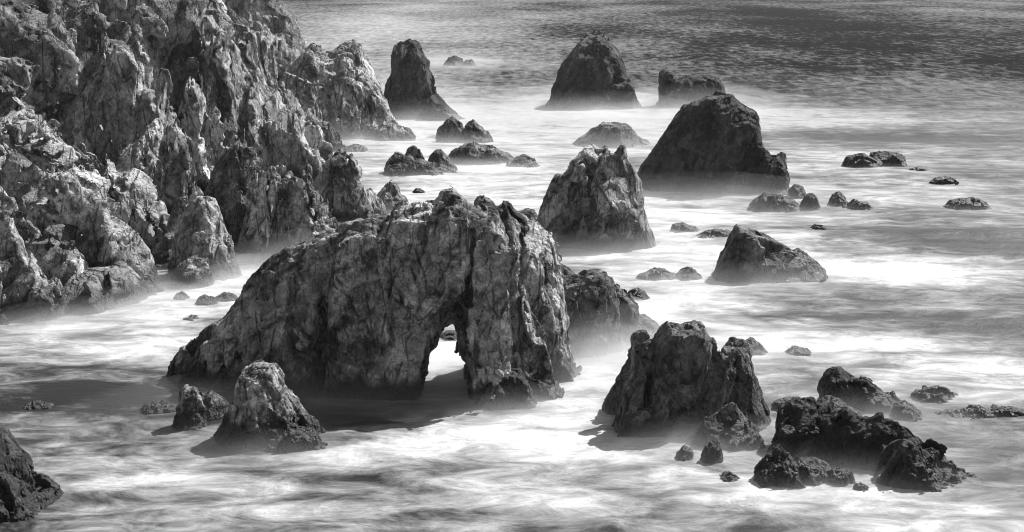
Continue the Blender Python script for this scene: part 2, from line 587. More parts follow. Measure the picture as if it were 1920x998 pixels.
    hgt = b.math('SUBTRACT', hgt, b.math('MULTIPLY', jj, 0.28))
    bp = b.n('ShaderNodeBump'); bp.inputs['Strength'].default_value = 1.0; bp.inputs['Distance'].default_value = 0.85 * fine
    ll.new(hgt, bp.inputs['Height']); ll.new(bp.outputs[0], pr.inputs['Normal'])
    return m

M_CLIFF = rock_material('pale_cliff_rock', 0.17, 0.58, patch=0.6, weed=3.0)
M_ARCH = rock_material('weathered_rock', 0.10, 0.52, patch=0.75, weed=2.4)
M_PALE = rock_material('pale_sunny_rock', 0.17, 0.55, patch=0.7, weed=3.2)
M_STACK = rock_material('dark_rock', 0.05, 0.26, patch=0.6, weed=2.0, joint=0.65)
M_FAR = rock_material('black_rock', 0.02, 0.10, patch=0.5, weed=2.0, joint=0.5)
M_WET = rock_material('wet_rock', 0.03, 0.09, patch=0.4, weed=2.6, joint=0.5)

def volume_material(name, density, grey=0.95, g=0.2):
    m, nt, nn, ll = nodes_of(name)
    nn.remove(nn['Principled BSDF'])
    v = nn.new('ShaderNodeVolumePrincipled')
    v.inputs['Color'].default_value = (grey, grey, grey, 1)
    v.inputs['Density'].default_value = density
    v.inputs['Anisotropy'].default_value = g
    ll.new(v.outputs[0], nn['Material Output'].inputs['Volume'])
    return m

# ------------------------------------------------------------------ the sea
# foam: (u, v, half width px, half height px, amount) read off the photograph and laid out on the water
FOAM = [
    (780, 75, 230, 60, 0.8), (640, 70, 120, 60, 1.0),     (1150, 215, 330, 22, 0.55), (900, 180, 200, 25, 0.35), (700, 180, 120, 50, 0.4), (1600, 222, 190, 14, 0.75), (1080, 245, 330, 40, 0.6),  # first two: pale misty glow beside the cliff, painted into the sea colour
    (800, 310, 160, 70, 0.5), (950, 370, 200, 50, 0.5), (1560, 300, 260, 22, 0.45), (1300, 395, 200, 30, 0.6),
    (1720, 365, 200, 22, 0.45), (1280, 470, 250, 35, 0.7), (1640, 500, 170, 30, 0.85), (1450, 560, 260, 22, 0.4),
    (1800, 520, 120, 20, 0.3), (1500, 640, 220, 25, 0.7), (1800, 660, 160, 30, 0.55), (1750, 720, 200, 25, 0.5),
    (1120, 720, 120, 60, 0.7), (1000, 820, 260, 40, 0.55), (1100, 900, 250, 50, 0.35), (880, 930, 200, 30, 0.45),
    (1700, 940, 280, 40, 0.5), (1400, 930, 250, 30, 0.4), (330, 620, 260, 40, 0.4), (200, 650, 150, 30, 0.35),
    (500, 900, 180, 40, 0.3), (250, 880, 180, 40, 0.25), (1250, 560, 150, 40, 0.6), (840, 680, 60, 50, 0.8), (420, 540, 80, 40, 0.6),
    (700, 850, 200, 25, 0.3), (200, 930, 160, 30, 0.3),
]
DARK = [
    (1700, 80, 380, 80, 0.9), (1050, 90, 330, 50, 0.05), (1680, 258, 260, 12, 0.6), (1000, 150, 130, 10, 0.4), (1800, 455, 170, 20, 0.95), (1620, 432, 90, 8, 0.3),
    (1650, 560, 260, 16, 0.45), (1780, 610, 200, 22, 0.6), (1400, 585, 120, 10, 0.35), (200, 750, 190, 30, 0.6), (90, 690, 90, 20, 0.35),
    (640, 780, 170, 30, 0.35), (720, 900, 200, 30, 0.35), (350, 850, 100, 20, 0.2), (1000, 870, 130, 20, 0.3), (800, 960, 80, 12, 0.3), (1450, 330, 20, 4, 0.2), (1830, 320, 90, 15, 0.35),
    (1700, 770, 150, 10, 0.25), (1850, 850, 60, 40, 0.3), (1480, 955, 80, 12, 0.25),
]
def sea_height(X, Y):
    k = np.clip((Y - 150) / 250, 0.0, 1.0)
    h = np.zeros_like(X)
    for (ang, lam, amp, ph) in ((1.15, 46.0, 0.20, 0.4), (1.45, 31.0, 0.12, 2.0), (0.9, 19.0, 0.06, 1.1)):
        s = X * math.cos(ang) + Y * math.sin(ang)
        h += amp * np.sin(s * 2 * math.pi / lam + ph + 0.9 * np.sin(X / 37.0 + ph)) * (0.35 + 0.65 * k)
    # one breaking swell on the right
    xs, ys = on_sea(1780, 452)
    h += 0.9 * np.exp(-((Y - ys - 6 - 0.10 * (X - xs)) / 5.0) ** 2) * np.exp(-((X - xs) / 30.0) ** 2)
    return h

def build_sea():
    ny, nx = 460, 340
    t = np.linspace(0, 1, ny)
    Yr = 95.0 * (12000.0 / 95.0) ** (t ** 1.35)
    s = np.linspace(-1, 1, nx)
    s = 0.65 * s + 0.35 * s ** 3
    Y = np.repeat(Yr[:, None], nx, 1)
    X = s[None, :] * (Y * 0.62 + 40)
    Zs = sea_height(X, Y)
    foam = np.zeros_like(X)
    for lst, sg in ((FOAM, 1), (DARK, -1)):
        for (u, v, hw, hh, a) in lst:
            x0, y0 = on_sea(u, v)
            ya, yb = sea_y(v + hh), sea_y(v - hh) if v - hh > HORIZON + 12 else 9000
            sx = hw / F_PX * y0
            sy = np.where(Y < y0, (y0 - ya), (yb - y0))
            foam += sg * a * np.exp(-0.5 * (((X - x0) / sx) ** 2 + ((Y - y0) / sy) ** 2) * 1.3)
    V = np.stack([X, Y, Zs], -1).reshape(-1, 3).astype(np.float32)
    i = np.arange(ny * nx).reshape(ny, nx)
    Fq = np.stack([i[:-1, :-1], i[:-1, 1:], i[1:, 1:], i[1:, :-1]], -1).reshape(-1, 4)
    m, nt, nn, ll = nodes_of('long_exposure_sea')
    b = NB(nt)
    pos = b.n('ShaderNodeNewGeometry').outputs['Position']
    at = b.n('ShaderNodeAttribute', attribute_name='foam').outputs['Fac']
    sx = b.n('ShaderNodeSeparateXYZ'); ll.new(pos, sx.inputs[0])
    far = b.ramp(sx.outputs['Y'], 230, 800)
    n1 = b.noise(b.mapping(pos, (0.045, 0.06, 0), (0, 0, 0.12)), 1.0, 3, 0.5, 0.7)
    n2 = b.noise(b.mapping(pos, (0.17, 0.23, 0), (0, 0, 0.08)), 1.0, 9, 0.70, 0.5)
    n3 = b.noise(b.mapping(pos, (0.55, 0.95, 0), (0, 0, 0.05)), 1.0, 6, 0.7, 0.4)
    n4 = b.noise(b.mapping(pos, (0.26, 0.075, 0), (0, 0, 0.05)), 1.0, 7, 0.74, 0.3)
    near = b.math('ADD', b.math('ADD', b.math('MULTIPLY', n1, 0.85), b.math('MULTIPLY', n2, 1.35)), b.math('MULTIPLY', n3, 0.22))
    near = b.math('ADD', b.math('SUBTRACT', near, 1.26), b.math('MULTIPLY', at, 0.42))
    fn = b.math('POWER', b.ramp(near, -0.25, 0.31, 0.0, 1.0, 'LINEAR'), 1.5)
    fm = b.math('ADD', b.math('MULTIPLY', b.math('SUBTRACT', n4, 0.5), 3.6), b.math('MULTIPLY', at, 0.6))
    n5 = b.noise(b.mapping(pos, (0.012, 0.005, 0), (0, 0, 0.1)), 1.0, 4, 0.6, 0.5)
    fm = b.math('ADD', fm, b.math('MULTIPLY', b.math('SUBTRACT', n5, 0.5), 2.2))
    ff = b.ramp(fm, -0.45, 1.5, 0.0, 0.75, 'LINEAR')
    mx = b.n('ShaderNodeMix', data_type='FLOAT'); ll.new(far, mx.inputs[0]); ll.new(fn, mx.inputs[2]); ll.new(ff, mx.inputs[3])
    fo = mx.outputs[0]
    pr = nn['Principled BSDF']
    ll.new(b.grey(b.ramp(fo, 0, 1, 0.012, 0.55, 'LINEAR')), pr.inputs['Base Color'])
    ll.new(b.math('MAXIMUM', b.ramp(fo, 0, 0.8, 0.38, 0.9, 'LINEAR'), far), pr.inputs['Roughness'])
    ll.new(b.math('MULTIPLY', b.ramp(fo, 0, 0.7, 0.22, 0.03, 'LINEAR'), b.ramp(far, 0, 1, 1.0, 0.0)), pr.inputs['Specular IOR Level'])
    pr.inputs['IOR'].default_value = 1.33
    bp = b.n('ShaderNodeBump'); bp.inputs['Strength'].default_value = 0.5; bp.inputs['Distance'].default_value = 0.8
    ll.new(b.math('ADD', n2, b.math('MULTIPLY', b.math('MULTIPLY', n4, far), 0.4)), bp.inputs['Height']); ll.new(bp.outputs[0], pr.inputs['Normal'])
    o = mesh_object('sea', V, Fq, m)
    att = o.data.attributes.new('foam', 'FLOAT', 'POINT')
    att.data.foreach_set('value', foam.astype(np.float32).ravel())
    tag(o, 'grey sea smoothed by the surf, foam streaked round the rocks', 'sea', kind='structure')
    return o

build_sea()

# ------------------------------------------------------------------ the cliff (setting) and the rocks
Lb = lobe_solid
ROCKS = []

def rock(name, label, lobes, mat, vox, cat='rock', group=None, parent=None, kind=None, seed=None, **fr):
    seed = seed or zlib.crc32((label or name).encode()) % 9973 + 11
    V, Fq, tone = build_rock(lobes, vox, seed, **fr)
    o = mesh_object(name, V, Fq, mat, parent)
    o.data.set_sharp_from_angle(angle=math.radians(24))
    o.data.attributes.new('tone', 'FLOAT', 'POINT').data.foreach_set('value', tone)
    if parent is None:
        tag(o, label, cat, group, kind)
    ROCKS.append((o, V))
    return o

cliff = bpy.data.objects.new('cliff', None)
C.objects.link(cliff)
cliff.location = (-70, 300, 0)
tag(cliff, 'tall pale jointed sea cliff filling the left of the view', 'cliff', kind='structure')

def buttress(name, lobes, vox, mat=M_CLIFF, **fr):
    fr = dict(dict(rough=1.0, backless=True, scales=(14.0, 6.5, 2.8), tilt=(0.50, 0.45, 0.16), fine=()), **fr)
    return rock(name, None, lobes, mat, vox, parent=cliff, **fr)

# far headland, right spur, faces and ribs of the main cliff, lower slopes
buttress('headland', [Lb([(380, 140), (420, 20), (450, -60), (500, -40), (535, 10), (552, 40), (562, 62), (580, 92), (600, 140), (620, 190)], Y=620, df=0.9, rf=1.0, p=1.3, lean=0.35)], 0.5)
buttress('hillside', [Lb([(-700, 200), (-640, -280), (-150, -320), (280, -200), (390, -70), (430, 30), (455, 120), (480, 200)], Y=450, df=0.25, rf=0.8, p=1.4, lean=0.4)], 0.9)
buttress('spur', [
    Lb([(330, 300), (340, 60), (360, 0), (400, -40), (440, 10), (480, 38), (505, 60), (512, 90), (520, 130), (540, 175), (556, 200), (572, 230), (590, 270), (606, 305)], Y=378, df=0.6, rf=0.9, p=1.3, lean=0.6, skew=0.6),
    Lb([(370, 330), (382, 170), (388, 90), (396, 58), (406, 66), (416, 110), (432, 170), (445, 240), (458, 330)], Y=352, df=0.9, rf=1.0, p=1.2, lean=0.4, skew=0.7),
    Lb([(430, 320), (450, 220), (460, 150), (472, 112), (484, 106), (498, 140), (506, 200), (522, 320)], Y=358, df=0.9, rf=1.0, p=1.2, lean=0.4, skew=0.7),
    Lb([(470, 312), (490, 250), (500, 205), (525, 185), (548, 205), (566, 235), (580, 262), (598, 302)], Y=360, df=0.7, rf=1.0, p=1.3, lean=0.4, skew=0.7),
    Lb([(535, 315), (545, 260), (552, 215), (562, 222), (576, 250), (592, 285), (606, 312)], Y=356, df=1.0, rf=1.0, p=1.3, lean=0.2),
    Lb([(330, 330), (345, 250), (352, 215), (368, 205), (385, 220), (395, 250), (404, 300)], Y=338, df=0.8, rf=0.9, p=1.4, lean=0.25, skew=0.3),
    Lb([(375, 330), (385, 275), (398, 250), (415, 262), (430, 290), (440, 330)], Y=336, df=0.9, rf=1.0, p=1.4, lean=0.3),
], 0.27, joints=(-0.12, 0.2), stretch=2.4, cracks=[([(440, 80), (450, 180), (464, 300)], 0.9, 3.0), ([(503, 110), (518, 200), (540, 300)], 0.8, 2.6), ([(408, 120), (422, 240), (440, 320)], 0.6, 2.0), ([(360, 50), (370, 120), (372, 200)], 2.2, 5.0)])
buttress('rock_face', [
    Lb([(150, 330), (165, 200), (190, 110), (200, 62), (235, 70), (262, 85), (275, 110), (295, 128), (300, 200), (304, 300), (318, 370)], Y=312, df=0.40, rf=0.5, lean=0.38, p=1.7, skew=0.75),
    Lb([(290, 372), (292, 200), (290, 150), (297, 130), (306, 136), (312, 190), (320, 260), (338, 320), (346, 370)], Y=308, df=1.2, rf=0.9, p=1.3, lean=0.18),
    Lb([(300, 375), (310, 300), (318, 250), (330, 220), (345, 250), (362, 290), (380, 300), (385, 330), (392, 370)], Y=302, df=0.8, rf=1.0, p=1.3, lean=0.25, skew=0.4),
    Lb([(215, 400), (225, 330), (236, 290), (250, 280), (262, 310), (276, 350), (290, 400)], Y=296, df=0.9, rf=1.0, p=1.3, lean=0.3),
], 0.23, joints=(0.1, 0.25), stretch=2.6, cracks=[([(190, 190), (215, 245), (260, 210), (290, 190)], 0.6, 2.2), ([(220, 130), (250, 180), (240, 260), (262, 330)], 0.4, 1.2), ([(205, 80), (196, 150), (190, 220)], 0.7, 2.0), ([(305, 200), (312, 300), (322, 370)], 0.7, 2.5)])
buttress('dark_wall', [  # shade of this away-facing wall, with its lichen, put into the darker rock colour
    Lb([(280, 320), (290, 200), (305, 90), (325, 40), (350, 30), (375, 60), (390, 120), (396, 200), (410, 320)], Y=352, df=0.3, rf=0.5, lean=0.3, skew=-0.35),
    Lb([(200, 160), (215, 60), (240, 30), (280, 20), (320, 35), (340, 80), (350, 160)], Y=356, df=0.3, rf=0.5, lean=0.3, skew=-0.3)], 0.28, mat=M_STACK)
buttress('upper_slope', [
    Lb([(-160, 330), (-150, -60), (-60, -140), (80, -120), (230, -90), (330, -70), (380, 0), (360, 60), (350, 200), (345, 330)], Y=345, df=0.35, rf=0.5, lean=0.45, skew=0.0),
    Lb([(120, 300), (140, 120), (150, 40), (170, 10), (200, 30), (215, 80), (225, 160), (230, 300)], Y=335, df=0.7, rf=1.0, p=1.2, lean=0.4, skew=0.3),
    Lb([(240, 260), (255, 110), (262, 40), (280, 10), (300, 40), (315, 110), (330, 200), (335, 260)], Y=348, df=0.7, rf=1.0, p=1.2, lean=0.35, skew=0.3),
], 0.36, joints=(0.3, 0.2))
buttress('slope', [
    Lb([(-140, 500), (-130, 60), (-30, -20), (40, 0), (80, 30), (112, 55), (135, 95), (150, 140), (172, 195), (195, 240), (220, 285), (250, 330), (280, 360), (304, 392), (314, 425), (320, 470)], Y=250, df=0.38, rf=1.0, p=1.25, lean=0.85, skew=0.45),
    Lb([(-60, 560), (-20, 380), (10, 270), (50, 235), (95, 225), (125, 240), (150, 265), (190, 300), (228, 350), (258, 410), (282, 470), (302, 535)], Y=232, df=0.5, rf=1.0, p=1.3, lean=0.8, skew=0.45),
    Lb([(40, 420), (60, 330), (85, 280), (105, 270), (125, 300), (150, 345), (180, 420)], Y=224, df=0.8, rf=1.0, p=1.3, lean=0.8, skew=0.5),
    Lb([(130, 480), (150, 400), (170, 365), (190, 360), (215, 395), (240, 440), (255, 490)], Y=228, df=0.8, rf=1.0, p=1.3, lean=0.75, skew=0.5),
    Lb([(170, 545), (180, 490), (195, 450), (215, 430), (240, 450), (270, 480), (290, 510), (304, 540)], yb=552, df=0.8, rf=0.9, p=1.4, lean=0.3),
], 0.22, mat=M_PALE, joints=(0.8, 0.3), stretch=2.2, cracks=[([(100, 235), (130, 275), (158, 325)], 2.0, 4.5), ([(55, 250), (100, 310), (140, 380)], 0.7, 2.5), ([(60, 90), (100, 160), (140, 240)], 0.6, 2.2), ([(40, 160), (80, 215), (100, 235)], 0.8, 2.5), ([(90, 400), (120, 470), (150, 540)], 0.8, 2.5), ([(180, 300), (205, 350), (225, 400), (235, 450)], 0.6, 1.8), ([(165, 340), (185, 372), (205, 395)], 0.9, 3.2), ([(148, 450), (168, 468)], 1.0, 3.0), ([(178, 470), (186, 505)], 0.8, 2.6), ([(262, 395), (280, 430), (286, 470)], 0.6, 2.6)])
buttress('lower_spur', [
    Lb([(60, 575), (70, 480), (66, 420), (85, 400), (120, 420), (140, 450), (160, 500), (180, 540), (205, 580)], yb=583, df=0.8, rf=1.0, p=1.3, lean=0.6, skew=0.4),
    Lb([(-70, 600), (-50, 420), (0, 340), (36, 385), (62, 440), (85, 500), (105, 540), (125, 575), (146, 603)], yb=606, df=0.6, rf=1.0, p=1.25, lean=0.5, skew=0.35),
    Lb([(190, 552), (205, 530), (240, 515), (280, 518), (303, 540)], yb=556, df=0.9, rf=0.9),
], 0.16, joints=(0.6, 0.3), cracks=[([(70, 425), (80, 470), (88, 500)], 1.2, 2.6)])
buttress('near_slope', [
    Lb([(-180, 1000), (-140, 850), (-70, 780), (-10, 792), (14, 812), (30, 842), (46, 866), (56, 890), (62, 908), (82, 932), (112, 956), (146, 982)], yb=985, df=0.8, rf=0.8, lean=0.25),
    Lb([(30, 942), (62, 896), (86, 898), (108, 914), (122, 940)], yb=942, df=0.9, rf=0.9),
], 0.12, mat=M_WET, joints=(0.5, 0.2), rough=1.0, scales=(8.0, 3.6, 1.7), fine=(0.85, 0.42))

# detached pinnacles at the foot of the cliff
PIN = rock('pinnacle', 'jagged row of upright pale slabs with one dark slab, left behind the arch', [
    Lb([(450, 490), (458, 400), (455, 320), (458, 275), (470, 262), (484, 270), (492, 300), (497, 340), (508, 420), (512, 490)], yb=492, df=0.9, rf=0.9, lean=0.12),
    Lb([(485, 490), (490, 400), (492, 310), (505, 298), (525, 304), (545, 298), (560, 296), (574, 304), (590, 332), (588, 380), (600, 450), (605, 490)], yb=488, df=0.6, rf=0.6, lean=0.15, p=2.0),
    Lb([(540, 480), (560, 420), (575, 390), (590, 352), (601, 350), (606, 380), (624, 395), (638, 416), (640, 470)], yb=484, df=0.7, rf=0.8, lean=0.15),
], M_CLIFF, 0.16, joints=(0.12, 0.2), stretch=2.8, scales=(12.0, 5.0, 2.2), tilt=(0.3, 0.3, 0.15), fine=(0.85,), cracks=[([(497, 300), (500, 380), (512, 480)], 0.45, 1.8), ([(545, 300), (552, 340), (575, 400), (590, 420)], 0.35, 1.4), ([(472, 275), (470, 340), (486, 420), (500, 480)], 0.3, 1.0), ([(515, 330), (545, 385), (600, 455)], 0.3, 1.0), ([(560, 300), (548, 360), (530, 480)], 0.3, 1.0), ([(525, 305), (520, 400), (540, 480)], 0.3, 1.0)])
rock('slab', None, [  # left-facing slab, its shade put into the colour by a darker rock
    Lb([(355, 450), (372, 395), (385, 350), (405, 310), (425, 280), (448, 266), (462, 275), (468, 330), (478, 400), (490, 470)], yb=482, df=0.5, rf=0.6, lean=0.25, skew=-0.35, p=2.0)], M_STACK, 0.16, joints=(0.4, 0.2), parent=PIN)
rock('pinnacle', 'smooth-faced upright rock split by one dark crack behind the arch crest', [
    Lb([(575, 420), (585, 345), (605, 305), (624, 280), (640, 274), (656, 284), (672, 302), (676, 335), (684, 355), (696, 366), (702, 420)], yb=428, df=0.6, rf=0.5, p=2.2, lean=0.12),
    Lb([(660, 420), (680, 380), (692, 352), (708, 362), (722, 388), (730, 420)], yb=420, df=0.9, rf=0.9),
], M_CLIFF, 0.18, joints=(0.05, 0.1), stretch=2.4, rough=0.6, cracks=[([(650, 282), (648, 320), (656, 380)], 0.3, 1.2), ([(622, 285), (624, 330), (618, 400)], 0.3, 0.9), ([(600, 325), (650, 325), (676, 345)], 0.25, 0.6)])
rock('rock', 'small pointed rock just above the arch crest, by the split pinnacle', [
    Lb([(696, 398), (704, 372), (720, 350), (735, 338), (746, 345), (756, 366), (768, 382), (775, 398)], yb=402, df=0.9, rf=0.9)], M_CLIFF, 0.18)
rock('rock', 'broad layered rock with a dark cave at its left, at the cliff foot', [
    Lb([(312, 520), (322, 470), (332, 425), (348, 385), (368, 366), (396, 368), (412, 390), (422, 420), (432, 450), (446, 490), (456, 520)], yb=528, df=0.75, rf=0.8, lean=0.25),
    Lb([(318, 535), (330, 505), (350, 488), (375, 486), (395, 505), (405, 535)], yb=541, df=0.9, rf=0.9),
    Lb([(270, 500), (285, 470), (310, 440), (335, 430), (345, 500)], yb=505, df=0.9, rf=0.9, lean=0.4),
], M_CLIFF, 0.15, joints=(0.5, 0.3))
for (u, v, w, lab) in ((338, 377, 14, 'angular pale boulder topmost of the talus beside the layered rock'), (330, 396, 12, 'middle pale boulder of the talus beside the layered rock'), (326, 420, 11, 'lowest small pale boulder of the talus beside the layered rock')):
    rock('boulder', lab, [Lb([(u - w, v + 14), (u - w * 0.9, v - 2), (u - 2, v - 11), (u + w * 0.7, v - 9), (u + w, v + 14)], Y=262, df=1.0, rf=0.8)], M_CLIFF, 0.16, group='talus boulders')

# rocky ridge beyond the cliff
rock('sea_stack', 'large pyramid-shaped pale rock with two knobbly summits beyond the cliff', [
    Lb([(490, 260), (505, 200), (528, 150), (545, 122), (570, 102), (588, 84), (600, 80), (606, 93), (625, 98), (640, 86), (660, 77), (678, 82), (690, 112), (702, 138), (716, 158), (722, 180), (730, 210), (740, 235), (752, 262)], yb=264, df=0.7, rf=0.85, lean=0.25),
    Lb([(510, 285), (522, 200), (526, 150), (534, 140), (548, 150), (562, 162), (582, 160), (602, 182), (611, 192), (613, 220), (626, 242), (640, 266), (655, 285)], yb=284, df=0.5, rf=0.7, lean=0.3),
    Lb([(690, 265), (710, 240), (735, 226), (758, 230), (770, 250), (778, 265)], yb=266, df=0.9, rf=0.9),
], M_CLIFF, 0.24, joints=(-0.15, 0.2))

# ------------------------------------------------------------------ the arch
arch_lobes = [
    Lb([(316, 692), (330, 672), (345, 655), (372, 632), (396, 612), (414, 602), (428, 588), (440, 572), (455, 550), (470, 525), (490, 500), (512, 484), (545, 464), (580, 458), (600, 440), (650, 411), (690, 402), (720, 402), (745, 388), (790, 376), (815, 380), (826, 356), (850, 349), (868, 362), (880, 380), (905, 390), (940, 400), (960, 460), (970, 600), (985, 740)],
       yb=745, df=0.26, rf=0.42, p=2.0, lean=0.14, skew=-0.22, flare=0.25),
    Lb([(868, 745), (878, 640), (886, 560), (884, 480), (888, 420), (896, 366), (920, 370), (934, 386), (944, 371), (958, 374), (966, 390), (986, 402), (1002, 418), (1016, 430), (1032, 440), (1047, 460), (1050, 490), (1052, 530), (1058, 570), (1062, 620), (1074, 660), (1098, 705)],
       yb=722, df=0.75, rf=0.7, p=1.8, lean=0.14, skew=0.12, flare=0.35),
    Lb([(872, 750), (888, 660), (896, 580), (905, 520), (922, 476), (938, 468), (960, 500), (982, 550), (1000, 600), (1016, 640), (1032, 690), (1056, 742)],
       yb=752, df=0.75, rf=0.95, p=1.4, lean=0.32, flare=0.25),
    Lb([(560, 745), (575, 690), (600, 640), (625, 620), (690, 615), (745, 625), (780, 650), (792, 700), (800, 748)], yb=750, df=0.22, rf=0.5, p=2.0, lean=0.25, skew=-0.1),
]
HY = sea_y(748) + 6.0
hdx, hdz = ray(836, 650)
hole = dict(Y=HY, pts=[(798, 800), (806, 700), (808, 660), (817, 646), (822, 628), (830, 612), (842, 605), (851, 610), (853, 632), (854, 660), (862, 690), (870, 800)],
            taper=0.075, mid=1.0, dx=hdx, dz=hdz, c=(hole_w((836, 690), HY)[0], hole_w((836, 690), HY)[1]))
rock('arch_rock', 'great rock wall pierced by a small sea arch in the centre', arch_lobes, M_ARCH, 0.145, cat='rock arch', hole=hole, joints=(0.10, 0.15), stretch=2.2, scales=(99.0, 4.4, 2.0), tilt=(0, 0.32, 0.32),  cracks=[([(607, 560), (606, 640), (610, 730)], 0.6, 3.4), ([(889, 440), (886, 490), (882, 570)], 0.5, 1.6), ([(520, 575), (570, 610), (620, 690)], 0.35, 0.9), ([(600, 575), (700, 568), (800, 572)], 0.3, 0.45), ([(690, 620), (692, 720)], 0.22, 0.5), ([(726, 420), (722, 450), (735, 520), (770, 600)], 0.25, 0.6), ([(978, 470), (975, 520), (1000, 600)], 0.35, 1.0)])
rock('rock', 'dark weed-covered rock at the right foot of the arch', [
    Lb([(886, 758), (905, 722), (935, 695), (960, 690), (985, 700), (1000, 740), (1010, 760)], yb=768, df=0.9, rf=0.9),
    Lb([(950, 750), (965, 700), (990, 682), (1020, 694), (1046, 718), (1060, 745)], yb=750, df=0.9, rf=0.9)], M_WET, 0.10)
rock('rock', 'boulder seen through the opening of the arch', [Lb([(812, 640), (826, 628), (840, 621), (856, 622), (866, 630), (876, 640)], yb=640, df=0.9, rf=0.9)], M_CLIFF, 0.13)
rock('rock', 'knobbly rock spur behind the right end of the arch', [
    Lb([(1020, 640), (1035, 560), (1048, 510), (1068, 518), (1090, 512), (1110, 505), (1130, 508), (1150, 522), (1158, 560), (1165, 640)], yb=668, df=0.75, rf=0.8, lean=0.3),
    Lb([(1120, 650), (1140, 570), (1152, 530), (1168, 542), (1186, 560), (1196, 576), (1200, 600), (1210, 650)], yb=650, df=0.9, rf=0.8, lean=0.25),
    Lb([(1160, 640), (1180, 600), (1205, 588), (1228, 604), (1240, 618), (1250, 640)], yb=640, df=0.9, rf=0.9)], M_STACK, 0.15, joints=(0.4, 0.2))
rock('rock', 'low sloping rock behind the knobbly spur, right of the arch top', [Lb([(1030, 530), (1042, 490), (1060, 498), (1085, 518), (1100, 535)], yb=540, df=0.9, rf=0.9)], M_STACK, 0.2)

# ------------------------------------------------------------------ near rocks
rock('rock', 'pointed sunlit rock in front of the arch at the left', [
    Lb([(400, 822), (420, 790), (434, 760), (444, 722), (455, 696), (474, 679), (500, 675), (520, 685), (530, 702), (540, 730), (548, 746), (566, 768), (590, 796), (614, 825)], yb=842, df=0.75, rf=0.85, p=1.8, lean=0.12),
    Lb([(480, 840), (500, 810), (530, 800), (560, 805), (590, 815), (612, 835)], yb=850, df=0.6, rf=0.9)], M_CLIFF, 0.09, joints=(-0.35, 0.2))
rock('rock', 'squat dark-sided rock left of the pointed sunlit rock', [
    Lb([(320, 808), (328, 765), (335, 735), (350, 720), (368, 728), (378, 745), (385, 808)], yb=806, df=0.8, rf=0.7),
    Lb([(355, 800), (370, 735), (396, 731), (414, 745), (428, 760), (434, 790)], yb=796, df=0.9, rf=0.8)], M_ARCH, 0.085)
rock('boulder', 'low dark rock awash left of the squat rock', [Lb([(262, 780), (272, 758), (290, 751), (312, 757), (332, 762), (345, 782)], yb=778, df=0.7, rf=0.9)], M_WET, 0.10)
rock('rock', 'massive flat-faced block with a small pinnacle on its left shoulder, lower right', [
    Lb([(1162, 800), (1172, 745), (1190, 700), (1205, 670), (1225, 640), (1240, 612), (1250, 603), (1285, 605), (1300, 599), (1315, 609), (1326, 630), (1345, 641), (1354, 650), (1352, 690), (1350, 740), (1355, 815)], yb=818, df=0.42, rf=0.30, p=2.6, lean=0.24, skew=0.06, flare=0.3),
    Lb([(1285, 815), (1308, 745), (1335, 685), (1350, 652), (1370, 637), (1396, 640), (1408, 660), (1411, 692), (1421, 722), (1431, 752), (1443, 782), (1448, 805)], yb=808, df=0.7, rf=0.6, p=1.8, lean=0.25, skew=0.3),
    Lb([(1130, 780), (1135, 742), (1150, 712), (1162, 704), (1175, 682), (1175, 655), (1188, 641), (1200, 650), (1215, 680), (1215, 720), (1220, 790)], yb=778, df=0.8, rf=0.7, lean=0.15),
    Lb([(1180, 700), (1186, 650), (1190, 622), (1204, 615), (1220, 622), (1228, 636), (1222, 652), (1212, 668), (1206, 700)], yb=790, df=0.9, rf=0.8, lean=0.1),
    Lb([(1296, 832), (1308, 792), (1326, 772), (1368, 766), (1400, 782), (1422, 812), (1440, 835)], yb=842, df=0.7, rf=0.7, p=2.2, lean=0.2),
], M_STACK, 0.105, joints=(0.25, 0.25), stretch=2.2, rough=0.8, scales=(99.0, 9.0, 4.0), tilt=(0, 0.12, 0.22), cracks=[([(1352, 655), (1338, 700), (1318, 745), (1300, 790)], 0.25, 0.9), ([(1218, 690), (1216, 770)], 0.18, 0.6), ([(1262, 740), (1285, 780)], 0.15, 0.4)])
rock('boulder', 'small wet boulder in the block shadow, left of a taller one', [Lb([(1262, 868), (1272, 845), (1286, 834), (1298, 846), (1304, 868)], yb=866, df=0.9, rf=0.9)], M_WET, 0.07)
rock('boulder', 'upright wet boulder in front of the massive block', [Lb([(1310, 872), (1320, 845), (1330, 826), (1346, 826), (1352, 850), (1360, 872)], yb=872, df=0.9, rf=0.9)], M_WET, 0.07)
rock('boulder', 'rounded boulder nearly awash below the massive block', [Lb([(1336, 908), (1350, 892), (1366, 885), (1382, 894), (1392, 908)], yb=908, df=0.9, rf=0.9)], M_WET, 0.07)
rock('rock', 'long black ridge of rock sloping down to the lower right corner', [
    Lb([(1436, 850), (1447, 800), (1455, 768), (1480, 753), (1520, 748), (1546, 766), (1575, 772), (1590, 850)], yb=852, df=0.6, rf=0.7, lean=0.2),
    Lb([(1500, 870), (1535, 775), (1590, 770), (1610, 786), (1634, 786), (1650, 779), (1680, 798), (1702, 812), (1720, 835), (1745, 855), (1768, 880), (1785, 905)], yb=884, df=0.32, rf=0.8, lean=0.2, skew=-0.35),
    Lb([(1440, 862), (1468, 792), (1560, 786), (1640, 800), (1700, 832), (1760, 880), (1802, 918)], yb=872, df=0.17, rf=0.9, skew=-0.4, lean=0.2),
    Lb([(1640, 890), (1690, 830), (1725, 842), (1755, 868), (1775, 885), (1798, 905), (1806, 920)], yb=920, df=0.5, rf=0.9, lean=0.2, skew=-0.3),
    Lb([(1670, 880), (1705, 825), (1742, 826), (1782, 856), (1812, 880), (1840, 905)], yb=906, df=0.5, rf=0.9, lean=0.2, skew=-0.3)], M_WET, 0.105, joints=(0.6, 0.2))
